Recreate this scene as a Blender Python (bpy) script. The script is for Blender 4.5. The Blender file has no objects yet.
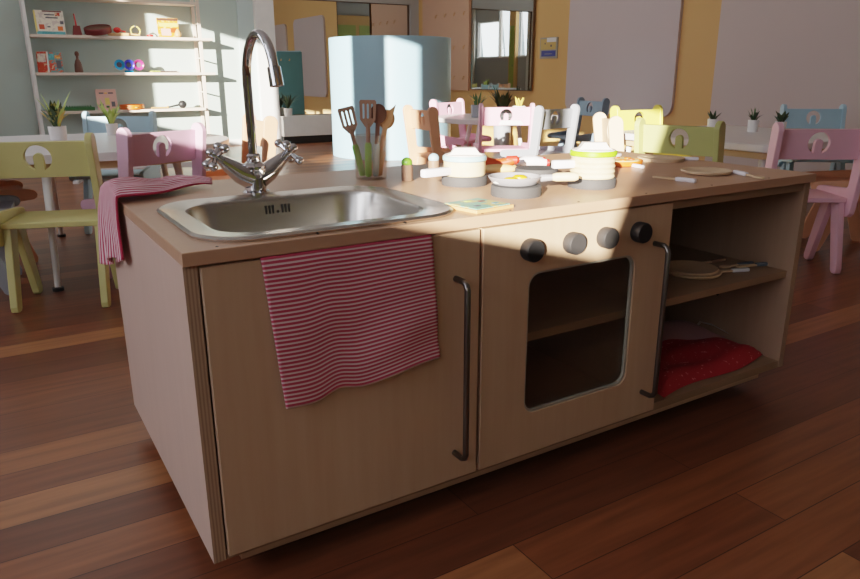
import bpy, bmesh, math, random
from mathutils import Vector, Matrix
R = math.radians
random.seed(7)
scene = bpy.context.scene
COL = scene.collection

# ------------------------------------------------------------------ materials
def lin(c):
    return tuple((x/12.92 if x <= .04045 else ((x+.055)/1.055)**2.4) for x in [v/255 for v in c])

def base_mat(name):
    m = bpy.data.materials.new(name); m.use_nodes = True
    nt = m.node_tree
    return m, nt, nt.nodes['Principled BSDF']

def paint(name, rgb, rough=.45, metal=0, var=.06, scale=14, bump=0, spec=.5, coat=0):
    """plain surface with slight mottling"""
    m, nt, b = base_mat(name)
    c = lin(rgb)
    tc = nt.nodes.new('ShaderNodeTexCoord')
    n = nt.nodes.new('ShaderNodeTexNoise'); n.inputs['Scale'].default_value = scale; n.inputs['Detail'].default_value = 3
    nt.links.new(tc.outputs['Object'], n.inputs['Vector'])
    mx = nt.nodes.new('ShaderNodeMix'); mx.data_type = 'RGBA'
    mx.inputs['A'].default_value = (*[v*(1-var) for v in c], 1)
    mx.inputs['B'].default_value = (*[min(1, v*(1+var)) for v in c], 1)
    nt.links.new(n.outputs['Fac'], mx.inputs['Factor'])
    nt.links.new(mx.outputs['Result'], b.inputs['Base Color'])
    b.inputs['Roughness'].default_value = rough; b.inputs['Metallic'].default_value = metal
    b.inputs['Specular IOR Level'].default_value = spec
    b.inputs['Coat Weight'].default_value = coat
    if bump:
        bp = nt.nodes.new('ShaderNodeBump'); bp.inputs['Strength'].default_value = bump; bp.inputs['Distance'].default_value = .002
        nt.links.new(n.outputs['Fac'], bp.inputs['Height']); nt.links.new(bp.outputs['Normal'], b.inputs['Normal'])
    return m

def wood(name, rgb, rgb2, axis='Z', rough=.42, scale=9, stretch=14, spec=.35):
    """grain running along one object axis"""
    m, nt, b = base_mat(name)
    tc = nt.nodes.new('ShaderNodeTexCoord')
    mp = nt.nodes.new('ShaderNodeMapping')
    s = {'X': (1/stretch, 1, 1), 'Y': (1, 1/stretch, 1), 'Z': (1, 1, 1/stretch)}[axis]
    mp.inputs['Scale'].default_value = s
    nt.links.new(tc.outputs['Object'], mp.inputs['Vector'])
    n = nt.nodes.new('ShaderNodeTexNoise'); n.inputs['Scale'].default_value = scale*6; n.inputs['Detail'].default_value = 6; n.inputs['Roughness'].default_value = .6
    nt.links.new(mp.outputs['Vector'], n.inputs['Vector'])
    n2 = nt.nodes.new('ShaderNodeTexNoise'); n2.inputs['Scale'].default_value = scale*.7; n2.inputs['Detail'].default_value = 2
    nt.links.new(mp.outputs['Vector'], n2.inputs['Vector'])
    ad = nt.nodes.new('ShaderNodeMath'); ad.operation = 'MULTIPLY_ADD'; ad.inputs[1].default_value = .5
    nt.links.new(n.outputs['Fac'], ad.inputs[0])
    hf = nt.nodes.new('ShaderNodeMath'); hf.operation = 'MULTIPLY'; hf.inputs[1].default_value = .5
    nt.links.new(n2.outputs['Fac'], hf.inputs[0]); nt.links.new(hf.outputs[0], ad.inputs[2])
    cr = nt.nodes.new('ShaderNodeValToRGB')
    cr.color_ramp.elements[0].position = .3; cr.color_ramp.elements[0].color = (*lin(rgb2), 1)
    cr.color_ramp.elements[1].position = .68; cr.color_ramp.elements[1].color = (*lin(rgb), 1)
    nt.links.new(ad.outputs[0], cr.inputs['Fac']); nt.links.new(cr.outputs['Color'], b.inputs['Base Color'])
    b.inputs['Roughness'].default_value = rough; b.inputs['Specular IOR Level'].default_value = spec
    return m

def floor_mat():
    m, nt, b = base_mat('floor_planks')
    tc = nt.nodes.new('ShaderNodeTexCoord')
    mp = nt.nodes.new('ShaderNodeMapping'); mp.inputs['Location'].default_value = (.32, .045, 0)
    nt.links.new(tc.outputs['Object'], mp.inputs['Vector'])
    br = nt.nodes.new('ShaderNodeTexBrick')
    br.offset = .37; br.inputs['Scale'].default_value = 1
    br.inputs['Brick Width'].default_value = 1.25; br.inputs['Row Height'].default_value = .1035
    br.inputs['Mortar Size'].default_value = .0012; br.inputs['Mortar Smooth'].default_value = .3
    br.inputs['Color1'].default_value = (0, 0, 0, 1); br.inputs['Color2'].default_value = (1, 1, 1, 1); br.inputs['Mortar'].default_value = (.5, .5, .5, 1)
    nt.links.new(mp.outputs['Vector'], br.inputs['Vector'])
    cr = nt.nodes.new('ShaderNodeValToRGB')
    e = cr.color_ramp.elements
    e[0].position = 0; e[0].color = (*lin((100, 56, 36)), 1)
    e[1].position = 1; e[1].color = (*lin((166, 110, 70)), 1)
    k = e.new(.45); k.color = (*lin((122, 70, 44)), 1)
    k = e.new(.75); k.color = (*lin((140, 84, 52)), 1)
    nt.links.new(br.outputs['Color'], cr.inputs['Fac'])
    mp2 = nt.nodes.new('ShaderNodeMapping'); mp2.inputs['Scale'].default_value = (1.2, 16, 1)
    nt.links.new(tc.outputs['Object'], mp2.inputs['Vector'])
    n = nt.nodes.new('ShaderNodeTexNoise'); n.inputs['Scale'].default_value = 3; n.inputs['Detail'].default_value = 7
    nt.links.new(mp2.outputs['Vector'], n.inputs['Vector'])
    mx = nt.nodes.new('ShaderNodeMix'); mx.data_type = 'RGBA'; mx.blend_type = 'MULTIPLY'; mx.inputs['Factor'].default_value = .75
    nr = nt.nodes.new('ShaderNodeMapRange'); nr.inputs['From Min'].default_value = .3; nr.inputs['From Max'].default_value = .7
    nr.inputs['To Min'].default_value = .55; nr.inputs['To Max'].default_value = 1.15
    nt.links.new(n.outputs['Fac'], nr.inputs['Value'])
    nt.links.new(cr.outputs['Color'], mx.inputs['A']); nt.links.new(nr.outputs['Result'], mx.inputs['B'])
    mo = nt.nodes.new('ShaderNodeMix'); mo.data_type = 'RGBA'
    nt.links.new(br.outputs['Fac'], mo.inputs['Factor']); nt.links.new(mx.outputs['Result'], mo.inputs['A'])
    mo.inputs['B'].default_value = (*lin((58, 25, 14)), 1)
    nt.links.new(mo.outputs['Result'], b.inputs['Base Color'])
    b.inputs['Roughness'].default_value = .33; b.inputs['Specular IOR Level'].default_value = .4
    return m

def stripes(name, rgb1, rgb2, freq, axis=1, duty=.5):
    """UV stripes: woven cotton"""
    m, nt, b = base_mat(name)
    uv = nt.nodes.new('ShaderNodeUVMap')
    sp = nt.nodes.new('ShaderNodeSeparateXYZ'); nt.links.new(uv.outputs['UV'], sp.inputs[0])
    ml = nt.nodes.new('ShaderNodeMath'); ml.operation = 'MULTIPLY'; ml.inputs[1].default_value = freq
    nt.links.new(sp.outputs[axis], ml.inputs[0])
    fr = nt.nodes.new('ShaderNodeMath'); fr.operation = 'FRACT'; nt.links.new(ml.outputs[0], fr.inputs[0])
    ct = nt.nodes.new('ShaderNodeValToRGB'); e = ct.color_ramp.elements
    e[0].position = max(0, duty-.08); e[0].color = (*lin(rgb1), 1)
    e[1].position = min(1, duty+.08); e[1].color = (*lin(rgb2), 1)
    nt.links.new(fr.outputs[0], ct.inputs['Fac']); nt.links.new(ct.outputs['Color'], b.inputs['Base Color'])
    b.inputs['Roughness'].default_value = .9; b.inputs['Specular IOR Level'].default_value = .1
    n = nt.nodes.new('ShaderNodeTexNoise'); n.inputs['Scale'].default_value = 700
    bp = nt.nodes.new('ShaderNodeBump'); bp.inputs['Strength'].default_value = .3; bp.inputs['Distance'].default_value = .001
    nt.links.new(n.outputs['Fac'], bp.inputs['Height']); nt.links.new(bp.outputs['Normal'], b.inputs['Normal'])
    return m

def clear(name, tint=(1, 1, 1), gloss=.08, rough=.02, alpha=.0, body=(200, 190, 190)):
    """thin see-through sheet: transparent + a little gloss (+ body colour)"""
    m, nt, b = base_mat(name)
    out = nt.nodes['Material Output']
    tr = nt.nodes.new('ShaderNodeBsdfTransparent'); tr.inputs['Color'].default_value = (*tint, 1)
    gl = nt.nodes.new('ShaderNodeBsdfGlossy'); gl.inputs['Roughness'].default_value = rough
    lw = nt.nodes.new('ShaderNodeLayerWeight'); lw.inputs['Blend'].default_value = .25
    sc = nt.nodes.new('ShaderNodeMath'); sc.operation = 'MULTIPLY_ADD'; sc.inputs[1].default_value = .15; sc.inputs[2].default_value = gloss
    nt.links.new(lw.outputs['Facing'], sc.inputs[0])
    mx = nt.nodes.new('ShaderNodeMixShader')
    nt.links.new(sc.outputs[0], mx.inputs[0]); nt.links.new(tr.outputs[0], mx.inputs[1]); nt.links.new(gl.outputs[0], mx.inputs[2])
    last = mx
    if alpha > 0:
        b.inputs['Base Color'].default_value = (*lin(body), 1); b.inputs['Roughness'].default_value = .3
        m2 = nt.nodes.new('ShaderNodeMixShader'); m2.inputs[0].default_value = alpha
        nt.links.new(mx.outputs[0], m2.inputs[1]); nt.links.new(b.outputs[0], m2.inputs[2]); last = m2
    nt.links.new(last.outputs[0], out.inputs['Surface'])
    return m

def spotted(name, rgb1, rgb2, scale, thr=.5, rough=.7, detail=2):
    m, nt, b = base_mat(name)
    tc = nt.nodes.new('ShaderNodeTexCoord')
    n = nt.nodes.new('ShaderNodeTexNoise'); n.inputs['Scale'].default_value = scale; n.inputs['Detail'].default_value = detail
    nt.links.new(tc.outputs['Object'], n.inputs['Vector'])
    cr = nt.nodes.new('ShaderNodeValToRGB'); e = cr.color_ramp.elements
    e[0].position = thr-.03; e[0].color = (*lin(rgb1), 1); e[1].position = thr+.03; e[1].color = (*lin(rgb2), 1)
    nt.links.new(n.outputs['Fac'], cr.inputs['Fac']); nt.links.new(cr.outputs['Color'], b.inputs['Base Color'])
    b.inputs['Roughness'].default_value = rough
    return m

def ply_edge_mat():
    m, nt, b = base_mat('plywood_edge')
    tc = nt.nodes.new('ShaderNodeTexCoord')
    w = nt.nodes.new('ShaderNodeTexWave'); w.bands_direction = 'X'; w.inputs['Scale'].default_value = 62; w.inputs['Distortion'].default_value = .6; w.inputs['Detail'].default_value = 2
    nt.links.new(tc.outputs['Object'], w.inputs['Vector'])
    cr = nt.nodes.new('ShaderNodeValToRGB'); e = cr.color_ramp.elements
    e[0].position = .25; e[0].color = (*lin((148, 118, 94)), 1); e[1].position = .7; e[1].color = (*lin((176, 146, 120)), 1)
    nt.links.new(w.outputs['Fac'], cr.inputs['Fac']); nt.links.new(cr.outputs['Color'], b.inputs['Base Color'])
    b.inputs['Roughness'].default_value = .6
    return m

M = dict(
    floor=floor_mat(),
    birch=wood('birch_front', (202, 168, 138), (190, 154, 124), 'Z'),
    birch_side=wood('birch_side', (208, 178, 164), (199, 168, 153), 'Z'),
    birch_side_shaded=wood('birch_right_side_shaded', (176, 144, 120), (164, 132, 108), 'Z'),  # same birch, darker: shade on the right panel put into the colour
    birch_in_shaded=wood('birch_inside_shaded', (160, 128, 100), (146, 116, 88), 'X'),  # same birch with the shade of the interior put into the colour
    birch_top=wood('worktop_birch', (192, 150, 122), (182, 140, 112), 'X', rough=.36),
    ply=ply_edge_mat(),
    dark_in=paint('shadowed_inside', (120, 98, 76), .7),
    steel=paint('brushed_steel', (196, 192, 186), .27, 1, .05, 60),
    chrome=paint('chrome', (205, 205, 208), .06, 1, .02, 10),
    bar=paint('steel_bar', (120, 116, 112), .32, 1, .05, 30),
    black=paint('black_plastic', (30, 29, 30), .5),
    dark=paint('dark_slot', (22, 20, 20), .6),
    grey_disc=paint('grey_felt', (70, 68, 68), .75, 0, .1, 60),
    knob=paint('knob_grey', (50, 48, 48), .55, 0, .08, 50),
    knob_dark=paint('knob_black', (30, 29, 30), .5, 0, .08, 50),
    towel=stripes('red_white_stripes', (188, 72, 94), (228, 200, 198), 140, 1, .6),
    towel2=stripes('pink_red_stripes', (182, 62, 88), (232, 206, 212), 118, 0, .55),
    white=paint('white_paint', (232, 230, 228), .5),
    white_gloss=paint('white_lacquer', (238, 236, 234), .3),
    table=paint('table_white', (226, 222, 222), .32),
    apron=paint('table_apron', (200, 168, 128), .5),
    green_wall=paint('pale_green_wall', (178, 194, 188), .7, 0, .02, 3),
    pale_strip=paint('pale_blue_strip', (186, 202, 202), .7, 0, .02, 3),
    grey_wall=paint('grey_wall', (168, 168, 166), .75, 0, .02, 3),
    orange_wall=paint('orange_wall', (214, 166, 104), .6, 0, .03, 3),
    lilac_wall=paint('lilac_grey_wall', (196, 178, 172), .6, 0, .03, 2),
    lilac_panel=paint('lilac_grey_panel', (196, 180, 180), .35, 0, .03, 2),
    hook_panel=paint('dusty_pink_panel', (204, 160, 134), .55, 0, .04, 3),
    ceiling=paint('ceiling_white', (226, 224, 220), .8),
    green_panel=paint('green_panel', (160, 172, 84), .5, 0, .04, 3),
    partition=paint('pale_blue_board', (146, 190, 210), .42, 0, .03, 3),
    teal=paint('teal_board', (84, 128, 138), .5),
    mirror=paint('mirror_silver', (226, 230, 226), .01, 1, .0, 1),
    frame=paint('mirror_edge', (96, 72, 50), .5),
    clear_glass=clear('window_glass', (.96, .98, .98), .03),
    acrylic=clear('acrylic', (.93, .93, .9), .04, .05),
    cup=clear('clear_cup', (.95, .92, .9), .03, .05, .05, (226, 196, 170)),
    film=clear('clear_vinyl', (.86, .8, .82), .06, .15, .6, (204, 156, 164)),
    curtain=paint('curtain_linen', (196, 190, 180), .9),
    soil=paint('potting_soil', (54, 42, 34), .9, 0, .3, 90),
    leaf=paint('leaf_green', (66, 100, 56), .45, 0, .3, 30),
    leaf_dark=paint('leaf_dark', (48, 66, 42), .4, 0, .3, 30),
    leaf_lime=paint('leaf_lime', (186, 206, 110), .45, 0, .2, 30),
    leaf_var=spotted('leaf_variegated', (52, 74, 44), (150, 140, 60), 60, .56, .4),
    leaf_yellow=paint('leaf_golden', (206, 176, 84), .5, 0, .2, 30),
    yellow_chair=paint('chair_olive_yellow', (206, 198, 128), .5),
    lilac=paint('chair_lilac', (216, 170, 194), .5),
    pink=paint('chair_pink', (230, 176, 190), .5),
    pale_pink=paint('chair_pale_pink', (232, 172, 194), .5),
    olive=paint('chair_olive_green', (180, 180, 108), .5),
    cream=paint('chair_cream_peach', (236, 196, 160), .5),
    bright_yellow=paint('chair_lemon', (236, 218, 92), .5),
    peach=paint('chair_peach', (226, 166, 130), .5),
    slate=paint('chair_slate_grey', (150, 154, 162), .5),
    dusk_blue=paint('chair_dusk_blue', (128, 150, 168), .5),
    sky_blue=paint('chair_sky_blue', (168, 204, 220), .5),
    pot_wood=wood('toy_wood_pale', (244, 220, 180), (222, 186, 140), 'X', scale=14),
    toy_wood=wood('toy_wood', (206, 158, 112), (190, 142, 96), 'Z', scale=30),
    toy_wood_dark=wood('toy_wood_dark', (150, 116, 96), (132, 100, 82), 'Z', scale=30),
    plate_wood=wood('plate_wood', (222, 192, 158), (204, 170, 134), 'X', scale=30),
    lid_white=paint('lid_cream', (226, 216, 210), .45),
    lid_blue=paint('rim_ice_blue', (170, 210, 216), .4),
    lime=paint('rim_lime', (150, 206, 40), .4),
    toy_green=paint('handle_green', (112, 172, 56), .4),
    toy_blue=paint('handle_blue', (160, 196, 210), .4),
    handle_white=paint('handle_white', (238, 234, 240), .4),
    slate_handle=paint('handle_slate', (96, 106, 120), .45),
    pan_grey=paint('pan_grey', (150, 148, 152), .35),
    egg_white=paint('egg_white', (240, 236, 224), .45),
    egg_yolk=paint('egg_yolk', (236, 176, 40), .4),
    bun=paint('bun_tan', (232, 190, 130), .6),
    sausage=paint('sausage_red', (196, 72, 36), .4),
    sausage_end=paint('sausage_bright', (224, 52, 40), .4),
    red=paint('toy_red', (214, 40, 36), .4),
    orange_dish=paint('dish_orange', (226, 104, 34), .4),
    crust=paint('pizza_crust', (226, 186, 128), .6, 0, .12, 80),
    maroon=paint('maroon_wood', (110, 40, 40), .45),
    brown=paint('brown_wood', (98, 62, 48), .45),
    tile_pat=spotted('puzzle_board_print', (120, 170, 150), (196, 182, 120), 46, .56, .5),
    tile_edge=paint('puzzle_board_edge', (232, 164, 108), .5),
    red_cloth=spotted('red_print_cloth', (168, 24, 36), (220, 130, 130), 85, .66, .8, 3),
    strap=paint('white_strap', (232, 222, 216), .7),
    shelf=paint('shelf_whitewash', (222, 204, 190), .5),
    plinth_black=paint('black_base', (22, 21, 22), .6),
    sign_blue=paint('sign_blue', (52, 58, 128), .4),
    sign_grey=paint('sign_frame', (158, 152, 138), .4),
    sign_sand=paint('sign_sand', (200, 166, 96), .5),
    croc=paint('crocodile_green', (40, 92, 48), .5, 0, .3, 40),
    cover_white=spotted('cover_pale', (236, 224, 206), (214, 196, 186), 22, .55, .5),
    cover_teal=spotted('cover_teal', (70, 150, 160), (90, 170, 180), 22, .5, .5),
    cover_red=spotted('cover_red', (206, 66, 46), (232, 190, 150), 34, .57, .5),
    cover_multi=spotted('cover_multi', (96, 150, 150), (200, 100, 70), 40, .52, .5),
    cover_orange=spotted('cover_orange', (226, 140, 50), (240, 196, 120), 20, .55, .5),
    cover_pink=paint('cover_pink', (226, 172, 160), .5),
    cover_yellow=paint('cover_yellow', (232, 206, 110), .5),
    ink=paint('ink_grey', (86, 84, 92), .6),
    cyan=paint('bell_cyan', (40, 160, 220), .25),
    indigo=paint('bell_indigo', (40, 50, 180), .25),
    magenta=paint('bell_magenta', (170, 50, 110), .25),
    drum_skin=paint('drum_skin', (220, 190, 160), .6),
)

# ------------------------------------------------------------------ mesh helpers
class MB:
    def __init__(self): self.bm = bmesh.new()
    def _v(self, pts, mx=None):
        return [self.bm.verts.new(mx @ Vector(p) if mx else p) for p in pts]
    def box(self, x0, x1, y0, y1, z0, z1, mx=None, bev=0):
        t = bmesh.new()
        vs = [t.verts.new(p) for p in [(x0,y0,z0),(x1,y0,z0),(x1,y1,z0),(x0,y1,z0),(x0,y0,z1),(x1,y0,z1),(x1,y1,z1),(x0,y1,z1)]]
        for f in [(0,3,2,1),(4,5,6,7),(0,1,5,4),(1,2,6,5),(2,3,7,6),(3,0,4,7)]: t.faces.new([vs[i] for i in f])
        if bev: bmesh.ops.bevel(t, geom=list(t.edges), offset=bev, segments=2, profile=.5, affect='EDGES')
        self._merge(t, mx); return self
    def _merge(self, t, mx=None):
        if mx: bmesh.ops.transform(t, matrix=mx, verts=t.verts)
        me = bpy.data.meshes.new('tmp'); t.to_mesh(me); t.free()
        self.bm.from_mesh(me); bpy.data.meshes.remove(me)
    def rings(self, rings, cap0=True, cap1=True, mx=None, closed=True):
        """loft a list of equal-length point rings"""
        R_ = [self._v(r, mx) for r in rings]; n = len(R_[0])
        for a, b in zip(R_[:-1], R_[1:]):
            for i in range(n if closed else n-1):
                j = (i+1) % n
                self.bm.faces.new((a[i], a[j], b[j], b[i]))
        if cap0: self.bm.faces.new(list(reversed(R_[0])))
        if cap1: self.bm.faces.new(R_[-1])
        return self
    def lathe(self, prof, seg=28, c=(0,0,0), mx=None, cap=True):
        rs = [[(c[0]+r*math.cos(2*math.pi*k/seg), c[1]+r*math.sin(2*math.pi*k/seg), c[2]+z) for k in range(seg)] for r, z in prof]
        return self.rings(rs, cap, cap, mx)
    def tube(self, pts, rad, seg=10, mx=None):
        pts = [Vector(p) for p in pts]; n = len(pts)
        rad = rad if isinstance(rad, (list, tuple)) else [rad]*n
        rs = []; prev = None
        for i, p in enumerate(pts):
            t = (pts[min(i+1, n-1)] - pts[max(i-1, 0)]).normalized()
            if prev is None:
                up = Vector((0,0,1)) if abs(t.z) < .9 else Vector((1,0,0))
                u = t.cross(up).normalized()
            else:
                u = (prev - t*prev.dot(t)).normalized()
            w = t.cross(u); prev = u
            rs.append([tuple(p + (u*math.cos(2*math.pi*k/seg) + w*math.sin(2*math.pi*k/seg))*rad[i]) for k in range(seg)])
        return self.rings(rs, True, True, mx)
    def prism(self, poly, axis, a, b, mx=None, bev=0):
        """extrude a 2D polygon along an axis ('x': poly is (y,z); 'y': (x,z); 'z': (x,y))"""
        f = {'x': lambda p, t: (t, p[0], p[1]), 'y': lambda p, t: (p[0], t, p[1]), 'z': lambda p, t: (p[0], p[1], t)}[axis]
        t = bmesh.new()
        A = [t.verts.new(f(p, a)) for p in poly]; B = [t.verts.new(f(p, b)) for p in poly]; n = len(poly)
        t.faces.new(A); t.faces.new(list(reversed(B)))
        for i in range(n): t.faces.new((A[i], B[i], B[(i+1) % n], A[(i+1) % n]))
        bmesh.ops.recalc_face_normals(t, faces=t.faces)
        if bev:
            es = [e for e in t.edges if len(e.link_faces) == 2 and any(len(f_.verts) > 4 or f_.calc_area() > 0 for f_ in e.link_faces) and
                  ((e.verts[0] in A) == (e.verts[1] in A))]
            bmesh.ops.bevel(t, geom=es, offset=bev, segments=1, affect='EDGES')
        self._merge(t, mx); return self
    def holed(self, outer, holes, axis, a, b, mx=None, bev=0):
        """flat board with holes cut through"""
        cu = bpy.data.curves.new('tmp', 'CURVE'); cu.dimensions = '2D'; cu.fill_mode = 'BOTH'
        cu.extrude = abs(b-a)/2 - bev; cu.bevel_depth = bev; cu.bevel_resolution = 0; cu.offset = -bev
        for poly in [outer] + holes:
            s = cu.splines.new('POLY'); s.points.add(len(poly)-1); s.use_cyclic_u = True
            for p, q in zip(s.points, poly): p.co = (q[0], q[1], 0, 1)
        ob = bpy.data.objects.new('tmp', cu); COL.objects.link(ob)
        bpy.context.view_layer.update()
        me = bpy.data.meshes.new_from_object(ob.evaluated_get(bpy.context.evaluated_depsgraph_get()))
        bpy.data.objects.remove(ob); bpy.data.curves.remove(cu)
        t = bmesh.new(); t.from_mesh(me); bpy.data.meshes.remove(me)
        mid = (a+b)/2
        if axis == 'y':   mm = Matrix(((1,0,0,0),(0,0,-1,mid),(0,1,0,0),(0,0,0,1)))
        elif axis == 'x': mm = Matrix(((0,0,1,mid),(1,0,0,0),(0,1,0,0),(0,0,0,1)))
        else:             mm = Matrix.Translation((0,0,mid))
        bmesh.ops.transform(t, matrix=mm, verts=t.verts)
        bmesh.ops.remove_doubles(t, verts=t.verts, dist=1e-5)
        self._merge(t, mx); return self
    def ball(self, c, r, sc=(1,1,1), seg=16, mx=None):
        t = bmesh.new(); bmesh.ops.create_uvsphere(t, u_segments=seg, v_segments=max(6, seg//2+2), radius=r)
        m = Matrix.Translation(c) @ Matrix.Diagonal((*sc, 1))
        self._merge(t, (mx @ m) if mx else m); return self
    def build(self, name, mat, parent=None, smooth=False, norm=True, edge=None):
        if norm: bmesh.ops.recalc_face_normals(self.bm, faces=self.bm.faces)
        me = bpy.data.meshes.new(name); self.bm.to_mesh(me); self.bm.free()
        mats = mat if isinstance(mat, (list, tuple)) else [mat]
        for m in mats: me.materials.append(m)
        for p in me.polygons: p.use_smooth = False
        if edge:
            for p in me.polygons:
                if edge(p.normal): p.material_index = 1
        o = bpy.data.objects.new(name, me); COL.objects.link(o)
        if parent: o.parent = parent
        if smooth:
            for p in me.polygons: p.use_smooth = True
            try: me.set_sharp_from_angle(angle=R(38))
            except Exception: pass
        return o

def rrect(x0, x1, y0, y1, r, n=6):
    pts = []
    for cx, cy, a0 in [(x1-r, y1-r, 0), (x0+r, y1-r, 90), (x0+r, y0+r, 180), (x1-r, y0+r, 270)]:
        for k in range(n+1):
            a = R(a0 + 90*k/n); pts.append((cx + r*math.cos(a), cy + r*math.sin(a)))
    return pts
def circle(cx, cy, r, n=32): return [(cx+r*math.cos(2*math.pi*k/n), cy+r*math.sin(2*math.pi*k/n)) for k in range(n)]

def tag(o, label=None, cat=None, group=None, kind=None):
    if label: o['label'] = label
    if cat: o['category'] = cat
    if group: o['group'] = group
    if kind: o['kind'] = kind
    return o
def thing(name, label, cat, loc=(0,0,0), rz=0, group=None):
    o = bpy.data.objects.new(name, None); COL.objects.link(o); o.empty_display_size = .05
    o.location = loc; o.rotation_euler = (0, 0, rz)
    return tag(o, label, cat, group)
def struct(name, mb, mat, **k): return tag(mb.build(name, mat, **k), kind='structure')

# ------------------------------------------------------------------ the room
XL, XR, YB, YF, ZC = -2.2, 4.75, -3.4, 7.34, 2.7
struct('floor', MB().box(XL-.15, XR+.15, YB-.15, YF+.4, -.06, 0), M['floor'])
struct('ceiling', MB().box(XL-.15, XR+.15, YB-.15, YF+.4, ZC, ZC+.1), M['ceiling'])
# unseen window wall (left of camera): openings (y0,y1) cut to shape the sun patches
wins = [(-3.0, -2.05, 1.225, 2.08), (-2.02, -1.27, 1.50, 2.12), (-1.0, -.08, 1.225, 2.12), (-.05, .49, 1.225, 2.56), (.76, 1.45, 1.225, 2.56), (2.76, 4.12, 1.225, 2.45)]
holes = [[(a, s_), (b, s_), (b, h), (a, h)] for a, b, s_, h in wins]
struct('wall_left', MB().holed([(YB-.15, 0), (YF+.4, 0), (YF+.4, ZC), (YB-.15, ZC)], holes, 'x', XL-.12, XL), M['grey_wall'])
for i, (a, b, SILL, HEAD) in enumerate(wins):
    f = MB()
    f.holed([(a, SILL), (b, SILL), (b, HEAD), (a, HEAD)], [[(a+.02, SILL+.02), (b-.02, SILL+.02), (b-.02, HEAD-.03), (a+.02, HEAD-.03)]], 'x', XL-.1, XL-.05)
    w = struct(f'window_{i+1}', f, M['white'])
    MB().box(XL-.08, XL-.074, a+.01, b-.01, SILL+.01, HEAD-.01).build('pane', M['clear_glass'], w)
    MB().box(XL-.05, XL+.03, a-.01, b+.01, SILL-.03, SILL-.001).build('sill', M['white'], w)
struct('wall_back', MB().box(XL-.15, XR+.15, YB-.12, YB, 0, ZC), M['grey_wall'])
struct('wall_far', MB().box(XL-.15, XR+.15, YF, YF+.12, 0, ZC), M['green_wall'])
struct('wall_right', MB().box(XR, XR+.12, YB-.15, YF+.4, 0, ZC), M['orange_wall'])
# far wall pieces
struct('trim_1', MB().box(2.42, 2.60, YF-.03, YF, 0, ZC), M['pale_strip'])           # pale strip beside the pier
struct('trim_2', MB().box(2.60, 2.815, YF-.10, YF, 0, ZC), M['white'])               # white pier
struct('trim_3', MB().box(4.63, XR, YF-.05, YF, 0, ZC), M['grey_wall'])
struct('trim_4', MB().box(2.815, 4.63, YF-.06, YF, 1.62, ZC), M['grey_wall'])        # wall above the mirror
struct('baseboard_far', MB().box(XL, 2.42, YF-.015, YF, 0, .07), M['white'])
# right wall: pale lilac stretch nearest the camera

ledge = thing('low_wall_ledge', 'long low white ledge with a black base under the mirror by the pier', 'ledge', (3.72, 7.25, 0))
MB().box(-.905, .905, -.1, .09, .086, .317, bev=.004).build('ledge_body', M['white'], ledge)
MB().box(-.905, .905, -.085, .09, 0, .086).build('base', M['plinth_black'], ledge)

mir = thing('wall_mirror', 'large wall mirror above the white ledge, reflecting orange wall', 'mirror', (3.72, 7.34, .317))
MB().box(-.89, .89, -.012, -.002, 0, 1.30).build('mirror_glass', M['mirror'], mir)
MB().holed(rrect(-.905, .905, 0, 1.31, .005, 2), [rrect(-.885, .885, .008, 1.295, .004, 2)], 'y', -.02, -.002).build('mirror_edge', M['frame'], mir)

mir2 = thing('wall_mirror', 'tall wall mirror on the orange wall reflecting windows with curtains', 'mirror', (XR-.02, 5.53, .62), 0)
MB().box(-.012, 0, -.54, .54, 0, 1.9).build('mirror_glass', M['mirror'], mir2)
MB().holed(rrect(-.55, .55, -.008, 1.91, .004, 2), [rrect(-.54, .54, 0, 1.9, .004, 2)], 'x', -.016, .002).build('mirror_edge', M['frame'], mir2)

hp = thing('coat_hook_panel', 'tall dusty pink wall panel with rows of small hooks by the mirror', 'hook panel', (XR-.002, 6.63, .60))
MB().box(-.03, 0, -.5, .52, 0, 1.9, bev=.003).build('panel', M['hook_panel'], hp)
for zz in (.14, .48, .85, 1.2):
    for yy in (-.42, -.22, -.02, .18):
        MB().tube([(-.03, yy, zz+.02), (-.045, yy, zz+.015), (-.05, yy, zz-.015), (-.06, yy, zz-.01)], .006, 6).build('hook', M['toy_wood'], hp)

lp = thing('wall_panel', 'large lilac grey wall panel with rounded corners on orange wall', 'wall panel', (XR, 3.81, .43))
MB().prism(rrect(-.65, .65, 0, 1.27, .1, 8), 'x', -.03, 0).build('panel', M['lilac_panel'], lp)

lp2 = thing('wall_panel', 'very wide lilac grey wall panel at far right behind sky blue chair', 'wall panel', (XR, .03, .0))
MB().prism(rrect(-2.75, 2.75, 0.0, 1.66, .08, 8), 'x', -.03, 0).build('panel', M['lilac_wall'], lp2)
bc = thing('wall_cupboard', 'wide orange cupboard with two green doors reflected in the mirror above the ledge', 'cupboard', (.3, YB, 0))
MB().box(-1.0, 1.0, .002, .14, 0, 2.35).build('cupboard_body', M['orange_wall'], bc)
for s in (-1, 1):
    MB().box(min(s*.05, s*.9), max(s*.05, s*.9), .14, .155, .1, 2.1, bev=.003).build('door', M['green_panel'], bc)
sg = thing('wall_sign', 'small square sign with blue band on the orange wall beside tall mirror', 'sign', (XR, 4.76, .93))
MB().box(-.015, 0, -.13, .13, 0, .2, bev=.003).build('sign_backing', M['sign_grey'], sg)
MB().box(-.018, -.014, -.11, .1, .02, .075).build('blue_band', M['sign_blue'], sg)
MB().box(-.018, -.014, -.11, .115, .085, .185).build('sand_field', M['sign_sand'], sg)
MB().box(-.02, -.017, -.115, .02, .155, .195).build('white_slip', M['white'], sg)
for y0_, y1_, z0_, z1_ in ((.04, .052, .135, .15), (-.055, -.035, .11, .13)):
    MB().box(-.021, -.017, y0_, y1_, z0_, z1_).build('small_print', M['ink'], sg)
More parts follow.
